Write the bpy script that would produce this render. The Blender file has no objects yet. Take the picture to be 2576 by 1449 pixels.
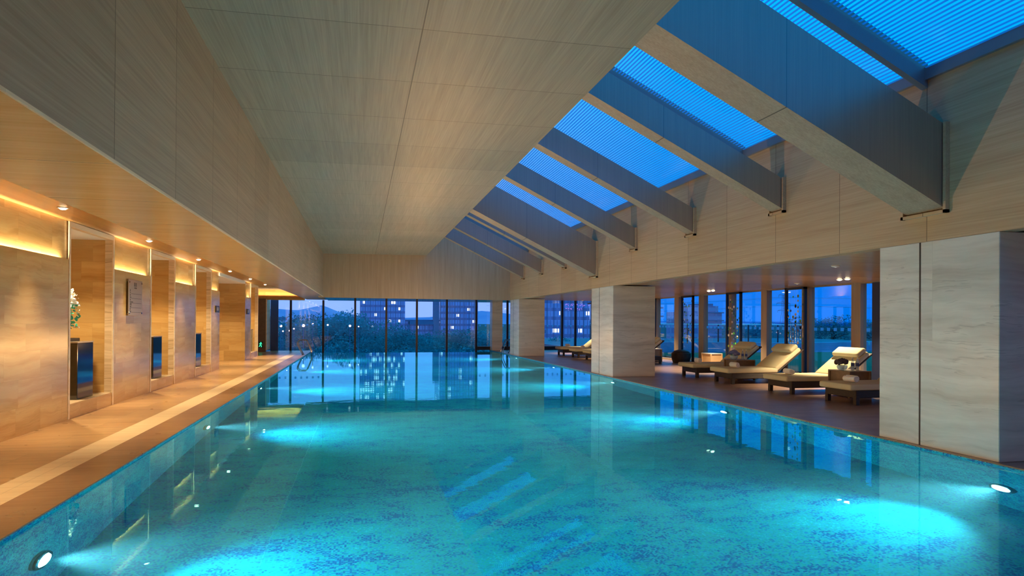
import bpy, bmesh, math, random
from mathutils import Vector, Matrix
R = math.radians
rnd = random.Random(7)
scene = bpy.context.scene
COL = scene.collection

# ------------------------------------------------------------------ main dimensions (metres)
WL = -4.273          # left wall face
CL, PR = -2.401, 6.72  # pool edges
FX = 6.774           # face of right hand fascia and columns
XR = 12.3            # right hand glazing
YB, YW, YE, YG = -4.0, 30.2, 32.8, 34.94   # back wall, far downstand, pool end, far glazing
ZS, ZR = 2.578, 2.978  # left soffit, left recess ceiling
BX, CX = -1.649, 2.875  # bulkhead face, ceiling right edge
ZC1, ZC2 = 4.464, 4.509
PD = -1.75           # pool floor
ZWAT = -0.03
RS = 0.485           # roof slope

# ------------------------------------------------------------------ object helpers
def tag(o, label=None, cat=None, group=None, kind=None):
    if label: o['label'] = label
    if cat: o['category'] = cat
    if group: o['group'] = group
    if kind: o['kind'] = kind
    return o

def empty(name, loc=(0, 0, 0), rz=0.0):
    o = bpy.data.objects.new(name, None)
    o.empty_display_size = 0.1
    o.location = loc
    o.rotation_euler = (0, 0, rz)
    COL.objects.link(o)
    return o

def copy_tree(o, parent=None):
    c = o.copy()
    COL.objects.link(c)
    c.parent = parent
    for ch in list(o.children):
        copy_tree(ch, c)
    return c

class MB:
    def __init__(self):
        self.bm = bmesh.new()
    def _mat(self, geom, m):
        bmesh.ops.transform(self.bm, matrix=m, verts=geom)
    def box(self, a, b, bev=0.0, seg=2, m=None):
        r = bmesh.ops.create_cube(self.bm, size=1.0)
        vs = r['verts']
        c = [(a[i] + b[i]) / 2 for i in range(3)]
        s = [abs(b[i] - a[i]) for i in range(3)]
        for v in vs:
            v.co = Vector((v.co.x * s[0] + c[0], v.co.y * s[1] + c[1], v.co.z * s[2] + c[2]))
        if bev > 0:
            es = list({e for v in vs for e in v.link_edges})
            r2 = bmesh.ops.bevel(self.bm, geom=es, offset=bev, segments=seg, profile=0.5, affect='EDGES', clamp_overlap=True)
            vs = list({v for f in r2['faces'] for v in f.verts} | {v for v in vs if v.is_valid})
        if m is not None:
            bmesh.ops.transform(self.bm, matrix=m, verts=[v for v in vs if v.is_valid])
        return self
    def cyl(self, p, r1, r2, h, n=20, axis='Z', cap=True):
        r = bmesh.ops.create_cone(self.bm, cap_ends=cap, segments=n, radius1=r1, radius2=r2, depth=h)
        m = Matrix.Translation(Vector((0, 0, h / 2)))
        if axis == 'X': m = Matrix.Rotation(R(90), 4, 'Y') @ m
        if axis == 'Y': m = Matrix.Rotation(R(-90), 4, 'X') @ m
        bmesh.ops.transform(self.bm, matrix=Matrix.Translation(Vector(p)) @ m, verts=r['verts'])
        return self
    def ball(self, p, r, sc=(1, 1, 1), u=12, v=8):
        q = bmesh.ops.create_uvsphere(self.bm, u_segments=u, v_segments=v, radius=r)
        bmesh.ops.transform(self.bm, matrix=Matrix.Translation(Vector(p)) @ Matrix.Diagonal((*sc, 1)), verts=q['verts'])
        return self
    def ico(self, p, r, sc=(1, 1, 1), sub=1):
        q = bmesh.ops.create_icosphere(self.bm, subdivisions=sub, radius=r)
        bmesh.ops.transform(self.bm, matrix=Matrix.Translation(Vector(p)) @ Matrix.Diagonal((*sc, 1)), verts=q['verts'])
        return self
    def face(self, pts):
        self.bm.faces.new([self.bm.verts.new(p) for p in pts])
        return self
    def prism(self, poly, d0, d1, plane='XZ'):
        """extrude a 2D polygon along the remaining axis from d0 to d1"""
        def P(u, v, d):
            return {'XZ': (u, d, v), 'YZ': (d, u, v), 'XY': (u, v, d)}[plane]
        A = [self.bm.verts.new(P(u, v, d0)) for u, v in poly]
        B = [self.bm.verts.new(P(u, v, d1)) for u, v in poly]
        n = len(poly)
        self.bm.faces.new(A); self.bm.faces.new(list(reversed(B)))
        for i in range(n):
            self.bm.faces.new([A[i], B[i], B[(i + 1) % n], A[(i + 1) % n]])
        return self
    def tube(self, pts, r, n=10, closed=False):
        pts = [Vector(p) for p in pts]
        rings = []
        up = None
        for i, p in enumerate(pts):
            t = (pts[min(i + 1, len(pts) - 1)] - pts[max(i - 1, 0)]).normalized()
            if up is None:
                up = Vector((0, 0, 1)) if abs(t.z) < 0.9 else Vector((1, 0, 0))
            x = t.cross(up)
            if x.length < 1e-4: x = t.cross(Vector((0, 1, 0)))
            x.normalize(); up = x.cross(t).normalized()
            rr = r[i] if isinstance(r, (list, tuple)) else r
            rings.append([self.bm.verts.new(p + (x * math.cos(2 * math.pi * k / n) + up * math.sin(2 * math.pi * k / n)) * rr) for k in range(n)])
        for a, b in zip(rings, rings[1:]):
            for k in range(n):
                self.bm.faces.new([a[k], a[(k + 1) % n], b[(k + 1) % n], b[k]])
        self.bm.faces.new(list(reversed(rings[0]))); self.bm.faces.new(rings[-1])
        return self
    def lathe(self, prof, p=(0, 0, 0), n=24):
        rings = []
        for r, z in prof:
            rings.append([self.bm.verts.new((p[0] + r * math.cos(2 * math.pi * k / n), p[1] + r * math.sin(2 * math.pi * k / n), p[2] + z)) for k in range(n)])
        for a, b in zip(rings, rings[1:]):
            for k in range(n):
                self.bm.faces.new([a[k], a[(k + 1) % n], b[(k + 1) % n], b[k]])
        if prof[0][0] > 1e-4: self.bm.faces.new(list(reversed(rings[0])))
        if prof[-1][0] > 1e-4: self.bm.faces.new(rings[-1])
        return self
    def build(self, name, mat, parent=None, smooth=False, norm=True):
        bmesh.ops.remove_doubles(self.bm, verts=self.bm.verts, dist=1e-6)
        if norm: bmesh.ops.recalc_face_normals(self.bm, faces=self.bm.faces)
        me = bpy.data.meshes.new(name)
        self.bm.to_mesh(me); self.bm.free()
        if smooth:
            for p in me.polygons: p.use_smooth = True
        o = bpy.data.objects.new(name, me)
        if isinstance(mat, (list, tuple)):
            for m in mat: me.materials.append(m)
        elif mat: me.materials.append(mat)
        COL.objects.link(o)
        if parent: o.parent = parent
        return o

def struct(name, mb, mat, parent=None, smooth=False):
    o = mb.build(name, mat, parent, smooth)
    if parent is None: o['kind'] = 'structure'
    return o

# ------------------------------------------------------------------ material helpers
def srgb(*c):
    c = [x / 255 if max(c) > 1.0 else x for x in c]
    return tuple((x / 12.92 if x <= 0.04045 else ((x + 0.055) / 1.055) ** 2.4) for x in c) + (1.0,)

class NT:
    def __init__(self, name):
        self.m = bpy.data.materials.new(name)
        self.m.use_nodes = True
        self.t = self.m.node_tree
        self.t.nodes.clear()
        self.out = self.t.nodes.new('ShaderNodeOutputMaterial')
    def n(self, typ, props=None, **ins):
        nd = self.t.nodes.new(typ)
        for k, v in (props or {}).items(): setattr(nd, k, v)
        for k, v in ins.items():
            k2 = k.replace('_', ' ')
            s = nd.inputs[k2] if k2 in nd.inputs else nd.inputs[int(k[1:])]
            if hasattr(v, 'is_linked') or isinstance(v, bpy.types.NodeSocket): self.t.links.new(v, s)
            else: s.default_value = v
        return nd
    def math(self, op, a, b=0.0, c=None):
        nd = self.t.nodes.new('ShaderNodeMath'); nd.operation = op
        for i, v in enumerate((a, b, c)):
            if v is None: continue
            if isinstance(v, bpy.types.NodeSocket): self.t.links.new(v, nd.inputs[i])
            else: nd.inputs[i].default_value = v
        return nd.outputs[0]
    def mix(self, f, a, b, mode='MIX'):
        nd = self.t.nodes.new('ShaderNodeMix'); nd.data_type = 'RGBA'; nd.blend_type = mode
        for s, v in ((nd.inputs[0], f), (nd.inputs[6], a), (nd.inputs[7], b)):
            if isinstance(v, bpy.types.NodeSocket): self.t.links.new(v, s)
            else: s.default_value = v
        return nd.outputs[2]
    def ramp(self, f, stops, interp='LINEAR'):
        nd = self.t.nodes.new('ShaderNodeValToRGB'); nd.color_ramp.interpolation = interp
        els = nd.color_ramp.elements
        while len(els) < len(stops): els.new(0.5)
        for e, (p, c) in zip(els, stops):
            e.position = p; e.color = c if len(c) == 4 else (*c, 1)
        self.t.links.new(f, nd.inputs[0])
        return nd.outputs[0]
    def pos(self):
        return self.n('ShaderNodeNewGeometry').outputs['Position']
    def obj(self):
        return self.n('ShaderNodeTexCoord').outputs['Object']
    def scaled(self, v, s, loc=(0, 0, 0)):
        return self.n('ShaderNodeMapping', None, Vector=v, Scale=s, Location=loc).outputs[0]
    def noise(self, v, scale=1.0, detail=3.0, rough=0.5):
        return self.n('ShaderNodeTexNoise', None, Vector=v, Scale=scale, Detail=detail, Roughness=rough).outputs[0]
    def done(self, shader):
        self.t.links.new(shader, self.out.inputs[0])
        return self.m
    def bsdf(self, color, rough=0.5, metal=0.0, spec=0.5, normal=None, **kw):
        nd = self.t.nodes.new('ShaderNodeBsdfPrincipled')
        for k, v in (('Base Color', color), ('Roughness', rough), ('Metallic', metal), ('Specular IOR Level', spec)):
            if isinstance(v, bpy.types.NodeSocket): self.t.links.new(v, nd.inputs[k])
            else: nd.inputs[k].default_value = v
        if normal is not None: self.t.links.new(normal, nd.inputs['Normal'])
        for k, v in kw.items(): nd.inputs[k.replace('_', ' ')].default_value = v
        return nd.outputs[0]
    def bump(self, h, strength=0.2, dist=0.01):
        return self.n('ShaderNodeBump', None, Height=h, Strength=strength, Distance=dist).outputs[0]

def plain(name, col, rough=0.5, metal=0.0, spec=0.5, var=0.0, vs=20.0):
    t = NT(name)
    c = col
    if var > 0:
        f = t.noise(t.obj(), vs, 3)
        c = t.mix(f, tuple(x * (1 - var) for x in col[:3]) + (1,), tuple(min(1, x * (1 + var)) for x in col[:3]) + (1,))
    return t.done(t.bsdf(c, rough, metal, spec))

def emit(name, col, s):
    t = NT(name)
    return t.done(t.n('ShaderNodeEmission', None, Color=col, Strength=s).outputs[0])

def veneer(name, c1, c2, grain='Y', rough=0.5, spec=0.4, seam=None, off=0.0, pitch=1.525, seam2=None, fine=55.0, **kw):
    """fine straight-grained wood veneer; seam = axis index carrying panel joints"""
    t = NT(name)
    p = t.pos()
    s = {'X': (0.9, fine, fine), 'Y': (fine, 0.9, fine), 'Z': (fine, fine, 0.9)}[grain]
    f1 = t.noise(t.scaled(p, s), 1.0, 2.0, 0.6)
    s2 = {'X': (0.25, 9, 9), 'Y': (9, 0.25, 9), 'Z': (9, 9, 0.25)}[grain]
    f2 = t.noise(t.scaled(p, s2), 1.0, 2.0, 0.5)
    f = t.math('ADD', t.math('MULTIPLY', f1, 0.65), t.math('MULTIPLY', f2, 0.35))
    col = t.ramp(f, [(0.32, c1), (0.68, c2)])
    sep = t.n('ShaderNodeSeparateXYZ', None, Vector=p)
    if seam is not None:
        u = sep.outputs[seam]
        fr = t.math('MODULO', t.math('ADD', u, 30.0 * pitch - off), pitch)
        # small tone step from panel to panel
        idx = t.math('FLOOR', t.math('DIVIDE', t.math('ADD', u, 30.0 * pitch - off), pitch))
        wn = t.n('ShaderNodeTexWhiteNoise', {'noise_dimensions': '1D'}, W=idx).outputs[0]
        col = t.mix(t.math('MULTIPLY', wn, 0.16), col, (0.05, 0.035, 0.02, 1))
        col = t.mix(t.math('LESS_THAN', fr, 0.009), col, tuple(x * 0.3 for x in c1[:3]) + (1,))
    if seam2 is not None:
        ax, at = seam2
        d = t.math('ABSOLUTE', t.math('SUBTRACT', sep.outputs[ax], at))
        col = t.mix(t.math('LESS_THAN', d, 0.006), col, tuple(x * 0.3 for x in c1[:3]) + (1,))
    return t.done(t.bsdf(col, rough, 0.0, spec, **kw))

def stone(name, base, dark, light, rough=0.25, spec=0.5, bw=1.1, bh=0.34, vein=1.0, axis='Y', blocks=0.25, veinscale=7.0):
    """honed limestone with horizontal wavy veins, laid in staggered slabs"""
    t = NT(name)
    p = t.pos()
    sep = t.n('ShaderNodeSeparateXYZ', None, Vector=p)
    h = t.math('ADD', sep.outputs[1], t.math('MULTIPLY', sep.outputs[0], 1.37))
    uv = t.n('ShaderNodeCombineXYZ', None, X=h, Y=sep.outputs[2], Z=0.0).outputs[0]
    br = t.n('ShaderNodeTexBrick', {'offset': 0.37, 'squash': 0.7, 'squash_frequency': 3}, Vector=uv, Color1=(0, 0, 0, 1), Color2=(1, 1, 1, 1), Mortar=(0.5, 0.5, 0.5, 1), Scale=1.0, Mortar_Size=0.0015, Brick_Width=bw, Row_Height=bh)
    bc = t.n('ShaderNodeSeparateColor', None, Color=br.outputs[0]).outputs[0]
    warp = t.noise(t.scaled(p, (1.2, 1.2, 1.2)), 1.0, 3)
    z2 = t.math('ADD', t.math('ADD', sep.outputs[2], t.math('MULTIPLY', warp, 0.22)), t.math('MULTIPLY', bc, 3.1))
    v = t.n('ShaderNodeCombineXYZ', None, X=t.math('MULTIPLY', sep.outputs[0], 0.5), Y=t.math('MULTIPLY', sep.outputs[1], 0.5), Z=t.math('MULTIPLY', z2, veinscale)).outputs[0]
    f = t.noise(v, 1.0, 6, 0.62)
    col = t.ramp(f, [(0.28, dark), (0.45, base), (0.62, light)])
    if vein > 0:
        f2 = t.noise(t.scaled(v, (1, 1, 1.7), (3, 7, 1)), 1.0, 4, 0.55)
        ln = t.math('LESS_THAN', t.math('ABSOLUTE', t.math('SUBTRACT', f2, 0.5)), 0.012)
        mask = t.math('GREATER_THAN', t.noise(t.scaled(p, (0.6, 0.6, 1.4)), 1.0, 2), 0.53)
        col = t.mix(t.math('MULTIPLY', t.math('MULTIPLY', ln, mask), 0.55 * vein), col, tuple(x * 0.45 for x in dark[:3]) + (1,))
    col = t.mix(t.math('MULTIPLY', bc, blocks), col, tuple(x * 0.72 for x in base[:3]) + (1,))
    col = t.mix(t.math('MULTIPLY', br.outputs[1], 0.35), col, tuple(x * 0.5 for x in dark[:3]) + (1,))
    return t.done(t.bsdf(col, rough, 0.0, spec))

M = {}
wA, wB = (0.33, 0.25, 0.17, 1), (0.47, 0.37, 0.26, 1)
M['veneer_bulk'] = veneer('veneer_bulkhead', wA, wB, 'Y', 0.5, 0.4, seam=1, off=0.42)
M['veneer_ceil'] = veneer('veneer_ceiling', (0.31, 0.265, 0.185, 1), (0.44, 0.38, 0.27, 1), 'Y', 0.5, 0.4, seam=1, off=0.69, seam2=(0, 0.5935))
M['veneer_fascia'] = veneer('veneer_fascia', (0.48, 0.31, 0.175, 1), (0.62, 0.435, 0.26, 1), 'Y', 0.5, 0.35, seam=1, off=0.7)
M['veneer_far'] = veneer('veneer_far', wA, wB, 'Z', 0.5, 0.4)
M['veneer_beam'] = veneer('veneer_beam', (0.20, 0.14, 0.10, 1), (0.28, 0.20, 0.145, 1), 'Z', 0.3, 1.0, seam2=(0, 4.62), IOR=2.0)  # beam sides: shade put into a darker base than the underside
M['veneer_beam_under'] = veneer('veneer_beam_under', wA, wB, 'X', 0.5, 0.4, seam2=(0, 4.62))  # same wood, lighter base for the lit underside
M['veneer_soffit'] = veneer('veneer_soffit', (0.60, 0.32, 0.11, 1), (0.74, 0.43, 0.17, 1), 'X', 0.24, 0.6, seam=1, off=0.5, fine=30)
M['veneer_recess'] = veneer('veneer_recess', (0.30, 0.15, 0.04, 1), (0.41, 0.22, 0.065, 1), 'Y', 0.4, 0.4)
M['soffit_right'] = veneer('veneer_soffit_right', (0.46, 0.25, 0.13, 1), (0.60, 0.35, 0.19, 1), 'X', 0.27, 0.3, seam=1, off=0.5, fine=30)
M['stone_left'] = stone('limestone_warm', (0.60, 0.37, 0.135, 1), (0.47, 0.26, 0.085, 1), (0.69, 0.46, 0.19, 1), 0.22, 0.5, 0.95, 0.36, 0.35, blocks=0.55)
M['stone_col'] = stone('limestone_grey', (0.60, 0.55, 0.48, 1), (0.47, 0.42, 0.355, 1), (0.70, 0.65, 0.57, 1), 0.35, 0.4, 8.0, 1.3, 0.5, blocks=0.1)
M['stone_frame'] = stone('stone_frame', (0.62, 0.47, 0.30, 1), (0.35, 0.24, 0.13, 1), (0.75, 0.6, 0.42, 1), 0.7, 0.2, 3, 3, 0.0, veinscale=26)
M['stone_pale'] = stone('stone_pale', (0.78, 0.62, 0.42, 1), (0.66, 0.5, 0.32, 1), (0.85, 0.72, 0.52, 1), 0.4, 0.3, 3, 3, 0.0)
M['white_paint'] = plain('white_paint', (0.75, 0.72, 0.66, 1), 0.7)
M['dark_wood'] = veneer('dark_wood_panel', (0.12, 0.075, 0.05, 1), (0.19, 0.12, 0.085, 1), 'Y', 0.35, 0.5)

def floor_mat(name, cols, rough, bw, bh, var=0.3, joint=(0.1, 0.06, 0.03, 1), spec=0.5, grainx=True):
    t = NT(name)
    p = t.pos()
    br = t.n('ShaderNodeTexBrick', {'offset': 0.5}, Vector=p, Color1=(0, 0, 0, 1), Color2=(1, 1, 1, 1), Mortar=(0.5, 0.5, 0.5, 1), Scale=1.0, Mortar_Size=0.002, Brick_Width=bw, Row_Height=bh)
    bc = t.n('ShaderNodeSeparateColor', None, Color=br.outputs[0]).outputs[0]
    s = (0.9, 14, 14) if grainx else (14, 0.9, 14)
    q = t.n('ShaderNodeVectorMath', {'operation': 'ADD'}, i0=t.scaled(p, s), i1=br.outputs[0]).outputs[0]
    f = t.noise(q, 1.0, 5, 0.6)
    f = t.math('ADD', t.math('MULTIPLY', f, 0.8), t.math('MULTIPLY', bc, 0.2))
    col = t.ramp(f, [(0.3, cols[0]), (0.5, cols[1]), (0.7, cols[2])])
    col = t.mix(t.math('MULTIPLY', br.outputs[1], 0.6), col, joint)
    rr = t.math('ADD', t.math('MULTIPLY', t.noise(t.scaled(p, (3, 3, 3)), 1.0, 3), 0.14), rough - 0.07)
    return t.done(t.bsdf(col, rr, 0.0, spec))
M['floor_left'] = floor_mat('floor_warm_tile', ((0.36, 0.2, 0.09, 1), (0.47, 0.28, 0.13, 1), (0.56, 0.36, 0.18, 1)), 0.3, 1.2, 0.6)
M['floor_strip'] = floor_mat('floor_pale_strip', ((0.68, 0.5, 0.3, 1), (0.76, 0.58, 0.37, 1), (0.82, 0.66, 0.44, 1)), 0.35, 0.4, 8.0)
M['coping'] = floor_mat('coping_tile', ((0.24, 0.125, 0.065, 1), (0.32, 0.175, 0.09, 1), (0.38, 0.22, 0.12, 1)), 0.3, 8.0, 1.2)
M['floor_right'] = floor_mat('floor_dark_plank', ((0.20, 0.125, 0.105, 1), (0.28, 0.18, 0.15, 1), (0.35, 0.235, 0.20, 1)), 0.36, 1.2, 0.2)

def mosaic(name, wall=False):
    t = NT(name)
    p = t.pos()
    sc = t.scaled(p, (52, 52, 52), (0.37, 0.41, 0.29))
    cell = t.n('ShaderNodeVectorMath', {'operation': 'FLOOR'}, i0=sc).outputs[0]
    wn = t.n('ShaderNodeTexWhiteNoise', {'noise_dimensions': '3D'}, Vector=cell).outputs[0]
    low = t.noise(t.scaled(p, (2.2, 3.5, 3.5)), 1.0, 4, 0.65)
    low2 = t.noise(t.scaled(p, (0.5, 0.8, 0.8), (9, 4, 2)), 1.0, 2, 0.5)
    v = t.math('ADD', t.math('MULTIPLY', wn, 0.26), t.math('MULTIPLY', low, 0.74))
    if wall:
        lw = t.noise(t.scaled(p, (4, 4.5, 6)), 1.0, 4, 0.7)
        v = t.math('ADD', t.math('MULTIPLY', wn, 0.34), t.math('MULTIPLY', lw, 0.66))
        v = t.math('ADD', t.math('MULTIPLY', t.math('SUBTRACT', v, 0.5), 1.35), 0.5)
    v = t.math('ADD', v, t.math('MULTIPLY', t.math('SUBTRACT', low2, 0.5), 0.35))
    col = t.ramp(v, [(0.0, (0.0, 0.10, 0.36)), (0.36, (0.0, 0.21, 0.50)), (0.42, (0.005, 0.36, 0.42)), (0.48, (0.005, 0.42, 0.55)),
                     (0.55, (0.01, 0.46, 0.40)), (0.60, (0.005, 0.40, 0.56)), (0.67, (0.02, 0.56, 0.62))], 'CONSTANT')
    fr = t.n('ShaderNodeVectorMath', {'operation': 'FRACTION'}, i0=sc).outputs[0]
    s = t.n('ShaderNodeSeparateXYZ', None, Vector=fr)
    if wall: a, b = s.outputs[1], s.outputs[2]
    else: a, b = s.outputs[0], s.outputs[1]
    g = t.math('MAXIMUM', t.math('LESS_THAN', a, 0.1), t.math('LESS_THAN', b, 0.1))
    col = t.mix(t.math('MULTIPLY', g, 0.5), col, (0.02, 0.34, 0.42, 1))
    return t.done(t.bsdf(col, 0.35, 0.0, 0.3))
M['mosaic'] = mosaic('pool_mosaic')
M['mosaic_wall'] = mosaic('pool_mosaic_wall', True)

def water_mat():
    t = NT('pool_water')
    p = t.pos()
    h = t.math('ADD', t.noise(t.scaled(p, (1.3, 2.6, 1)), 1.0, 3, 0.5), t.math('MULTIPLY', t.noise(t.scaled(p, (7, 11, 1)), 1.0, 2, 0.5), 0.12))
    nm = t.bump(h, 0.03, 0.03)
    vol = t.n('ShaderNodeVolumeScatter', None, Color=(0.7, 0.9, 1.0, 1), Density=0.045, Anisotropy=0.3).outputs[0]
    t.t.links.new(vol, t.out.inputs[1])
    return t.done(t.n('ShaderNodeBsdfGlass', None, Color=(0.32, 0.95, 1, 1), Roughness=0.0, IOR=1.33, Normal=nm).outputs[0])
M['water'] = water_mat()

def pane_mat(name, tint, refl=1.0):
    t = NT(name)
    fc = t.n('ShaderNodeLayerWeight', None, Blend=0.5).outputs['Facing']
    f = t.math('MULTIPLY', t.math('ADD', t.math('MULTIPLY', t.math('POWER', fc, 5.0), 0.95), 0.045), refl)
    a = t.n('ShaderNodeBsdfTransparent', None, Color=tint).outputs[0]
    b = t.n('ShaderNodeBsdfGlossy', None, Color=(0.9, 0.95, 1, 1), Roughness=0.0).outputs[0]
    return t.done(t.n('ShaderNodeMixShader', None, i0=f, i1=a, i2=b).outputs[0])
M['glass'] = pane_mat('window_glass', (0.93, 0.97, 1.0, 1))
M['glass_clear'] = pane_mat('clear_glass', (0.95, 0.98, 1.0, 1))
t = NT('frosted_square')
tb = NT('bottle_glass')
M['vessel'] = tb.done(tb.n('ShaderNodeMixShader', None, i0=0.38, i1=tb.n('ShaderNodeBsdfTransparent', None, Color=(0.85, 0.92, 1, 1)).outputs[0], i2=tb.bsdf((0.75, 0.85, 0.95, 1), 0.08, 0, 0.8)).outputs[0])
M['frost'] = t.done(t.n('ShaderNodeMixShader', None, i0=0.85, i1=t.bsdf((0.12, 0.35, 0.95, 1), 0.8, 0, 0.1), i2=t.n('ShaderNodeBsdfTranslucent', None, Color=(0.55, 0.8, 1, 1)).outputs[0]).outputs[0])
M['alu_dark'] = plain('dark_aluminium', (0.012, 0.016, 0.03, 1), 0.4, 0.3)
M['alu_blue'] = plain('grey_aluminium', (0.22, 0.25, 0.30, 1), 0.4, 0.2)
M['post'] = veneer('post_wood', (0.24, 0.17, 0.12, 1), (0.36, 0.27, 0.19, 1), 'Z', 0.4, 0.4)
M['steel'] = plain('polished_steel', (0.30, 0.33, 0.37, 1), 0.15, 1.0)
M['brushed'] = plain('brushed_steel', (0.46, 0.40, 0.29, 1), 0.35, 0.85, var=0.05, vs=60)
M['black_gloss'] = plain('black_gloss', (0.008, 0.008, 0.010, 1), 0.06, 0.0, 0.9)
M['black'] = plain('black_matt', (0.01, 0.01, 0.012, 1), 0.5)
M['white'] = plain('white_plastic', (0.8, 0.8, 0.78, 1), 0.4)
def wicker():
    t = NT('dark_wicker')
    p = t.obj()
    w1 = t.n('ShaderNodeTexWave', {'bands_direction': 'X'}, Vector=p, Scale=22.0, Distortion=0.5).outputs[1]
    w2 = t.n('ShaderNodeTexWave', {'bands_direction': 'Z'}, Vector=p, Scale=22.0, Distortion=0.5).outputs[1]
    w3 = t.n('ShaderNodeTexWave', {'bands_direction': 'Y'}, Vector=p, Scale=22.0, Distortion=0.5).outputs[1]
    f = t.math('MULTIPLY', t.math('MAXIMUM', w1, w3), w2)
    col = t.ramp(f, [(0.1, (0.016, 0.011, 0.011)), (0.8, (0.075, 0.055, 0.05))])
    return t.done(t.bsdf(col, 0.5, 0, 0.4, t.bump(f, 0.6, 0.006)))
M['wicker'] = wicker()
def fabric(name, c):
    t = NT(name)
    p = t.obj()
    f = t.noise(p, 220.0, 2); g = t.noise(p, 6.0, 3)
    col = t.mix(t.math('MULTIPLY', g, 0.35), c, tuple(x * 0.75 for x in c[:3]) + (1,))
    return t.done(t.bsdf(col, 0.9, 0, 0.1, t.bump(t.math('ADD', t.math('MULTIPLY', f, 0.3), g), 0.35, 0.01)))
M['cushion'] = fabric('cream_cushion', (0.66, 0.60, 0.42, 1))
M['towel'] = fabric('white_towel', (0.82, 0.78, 0.82, 1))
M['table_wood'] = plain('side_table_wood', (0.20, 0.125, 0.075, 1), 0.45, 0, 0.4, 0.3, 12)
M['table_orange'] = plain('side_table_tan', (0.62, 0.40, 0.22, 1), 0.45, 0, 0.4, 0.1, 8)
M['flower_dark'] = plain('dried_flower_mauve', (0.10, 0.075, 0.09, 1), 0.9, 0, 0.1, 0.5, 60)
M['flower_blue'] = plain('flower_blue_violet', (0.17, 0.18, 0.40, 1), 0.8, 0, 0.1, 0.5, 60)
M['petal_white'] = plain('petal_white', (0.85, 0.84, 0.80, 1), 0.6)
M['petal_green'] = plain('leaf_teal_green', (0.05, 0.42, 0.28, 1), 0.4)
M['cap_blue'] = plain('bottle_blue', (0.02, 0.05, 0.25, 1), 0.35)
M['sign_ink'] = plain('sign_ink', (0.03, 0.025, 0.02, 1), 0.5)
M['lamp_warm'] = emit('lamp_warm', (1.0, 0.78, 0.45, 1), 18)
M['lamp_pool'] = emit('lamp_pool', (0.85, 0.95, 1.0, 1), 25)
M['exit_green'] = emit('exit_green', (0.05, 1.0, 0.45, 1), 1.6)
M['disc_white'] = emit('emergency_disc', (1.0, 0.9, 0.75, 1), 0.6)

# ------------------------------------------------------------------ world: blue dusk
w = bpy.data.worlds.new('dusk'); scene.world = w; w.use_nodes = True
wt = w.node_tree; wt.nodes.clear()
def wn(typ, props=None):
    nd = wt.nodes.new(typ)
    for k, v in (props or {}).items(): setattr(nd, k, v)
    return nd
tc = wn('ShaderNodeTexCoord'); sx = wn('ShaderNodeSeparateXYZ'); wt.links.new(tc.outputs['Generated'], sx.inputs[0])
def wramp(sock, stops):
    r = wn('ShaderNodeValToRGB'); e = r.color_ramp.elements
    while len(e) < len(stops): e.new(0.5)
    for a, (p, c) in zip(e, stops): a.position = p; a.color = c
    wt.links.new(sock, r.inputs[0]); return r.outputs[0]
# azimuth: lavender straight ahead (+Y), deep azure to the right (+X)
azi = wramp(sx.outputs[0], [(0.18, (0.36, 0.58, 1.35, 1)), (0.42, (0.01, 0.26, 1.05, 1)), (0.62, (0.0, 0.22, 0.98, 1)), (0.9, (0.0, 0.17, 0.85, 1))])
zen = wn('ShaderNodeMix', {'data_type': 'RGBA'})
zf = wramp(sx.outputs[2], [(0.06, (0, 0, 0, 1)), (0.45, (1, 1, 1, 1))])
wt.links.new(zf, zen.inputs[0]); wt.links.new(azi, zen.inputs[6]); zen.inputs[7].default_value = (0.0, 0.66, 1.25, 1)
gr = wn('ShaderNodeMix', {'data_type': 'RGBA'})
gf = wramp(sx.outputs[2], [(0.0, (0, 0, 0, 1)), (0.0008, (1, 1, 1, 1))])
wt.links.new(gf, gr.inputs[0]); gr.inputs[6].default_value = srgb(0, 72, 180); wt.links.new(zen.outputs[2], gr.inputs[7])
bg = wn('ShaderNodeBackground'); bg.inputs[1].default_value = 1.0
wt.links.new(gr.outputs[2], bg.inputs[0])
wo = wn('ShaderNodeOutputWorld'); wt.links.new(bg.outputs[0], wo.inputs[0])

# ------------------------------------------------------------------ camera
h, f, yaw, pitch, roll, sy = 1.5, 1665.3245, .2238, .004, .0057, 78.86
fw = Vector((math.sin(yaw) * math.cos(pitch), math.cos(yaw) * math.cos(pitch), math.sin(pitch)))
r0 = Vector((math.cos(yaw), -math.sin(yaw), 0)); u0 = r0.cross(fw)
c_, s_ = math.cos(roll), math.sin(roll)
rr, uu = r0 * c_ + u0 * s_, -r0 * s_ + u0 * c_
cam = bpy.data.cameras.new('camera'); co = bpy.data.objects.new('camera', cam); COL.objects.link(co)
mw = Matrix.Identity(4)
for i in range(3):
    mw[i][0], mw[i][1], mw[i][2] = rr[i], uu[i], -fw[i]
mw[2][3] = h
co.matrix_world = mw
cam.sensor_width = 36.0; cam.sensor_fit = 'HORIZONTAL'
cam.lens = 36.0 * f / 2576; cam.shift_y = sy / 2576
cam.clip_start = 0.05; cam.clip_end = 6000
scene.camera = co

# ================================================================== ROOM SHELL
# floors
struct('floor', MB().box((-8, YB, -0.3), (-3.166, YG, 0.0)), M['floor_left'])
struct('trim_1', MB().box((-3.166, YB, -0.3), (-2.826, YG - 0.1, 0.001)), M['floor_strip'])
struct('pool_coping', MB().box((-2.826, YB, -0.012), (CL + 0.012, YG, 0.0)), M['coping'])
struct('floor', MB().box((FX, YB, -0.3), (XR + 0.4, YG, 0.0)), M['floor_right'])
struct('pool_coping', MB().box((PR - 0.012, YB, -0.012), (FX, YG, 0.002)), M['coping'])
struct('floor', MB().box((CL, YB, -0.3), (PR, 1.2, 0.0)), M['floor_right'])
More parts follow.
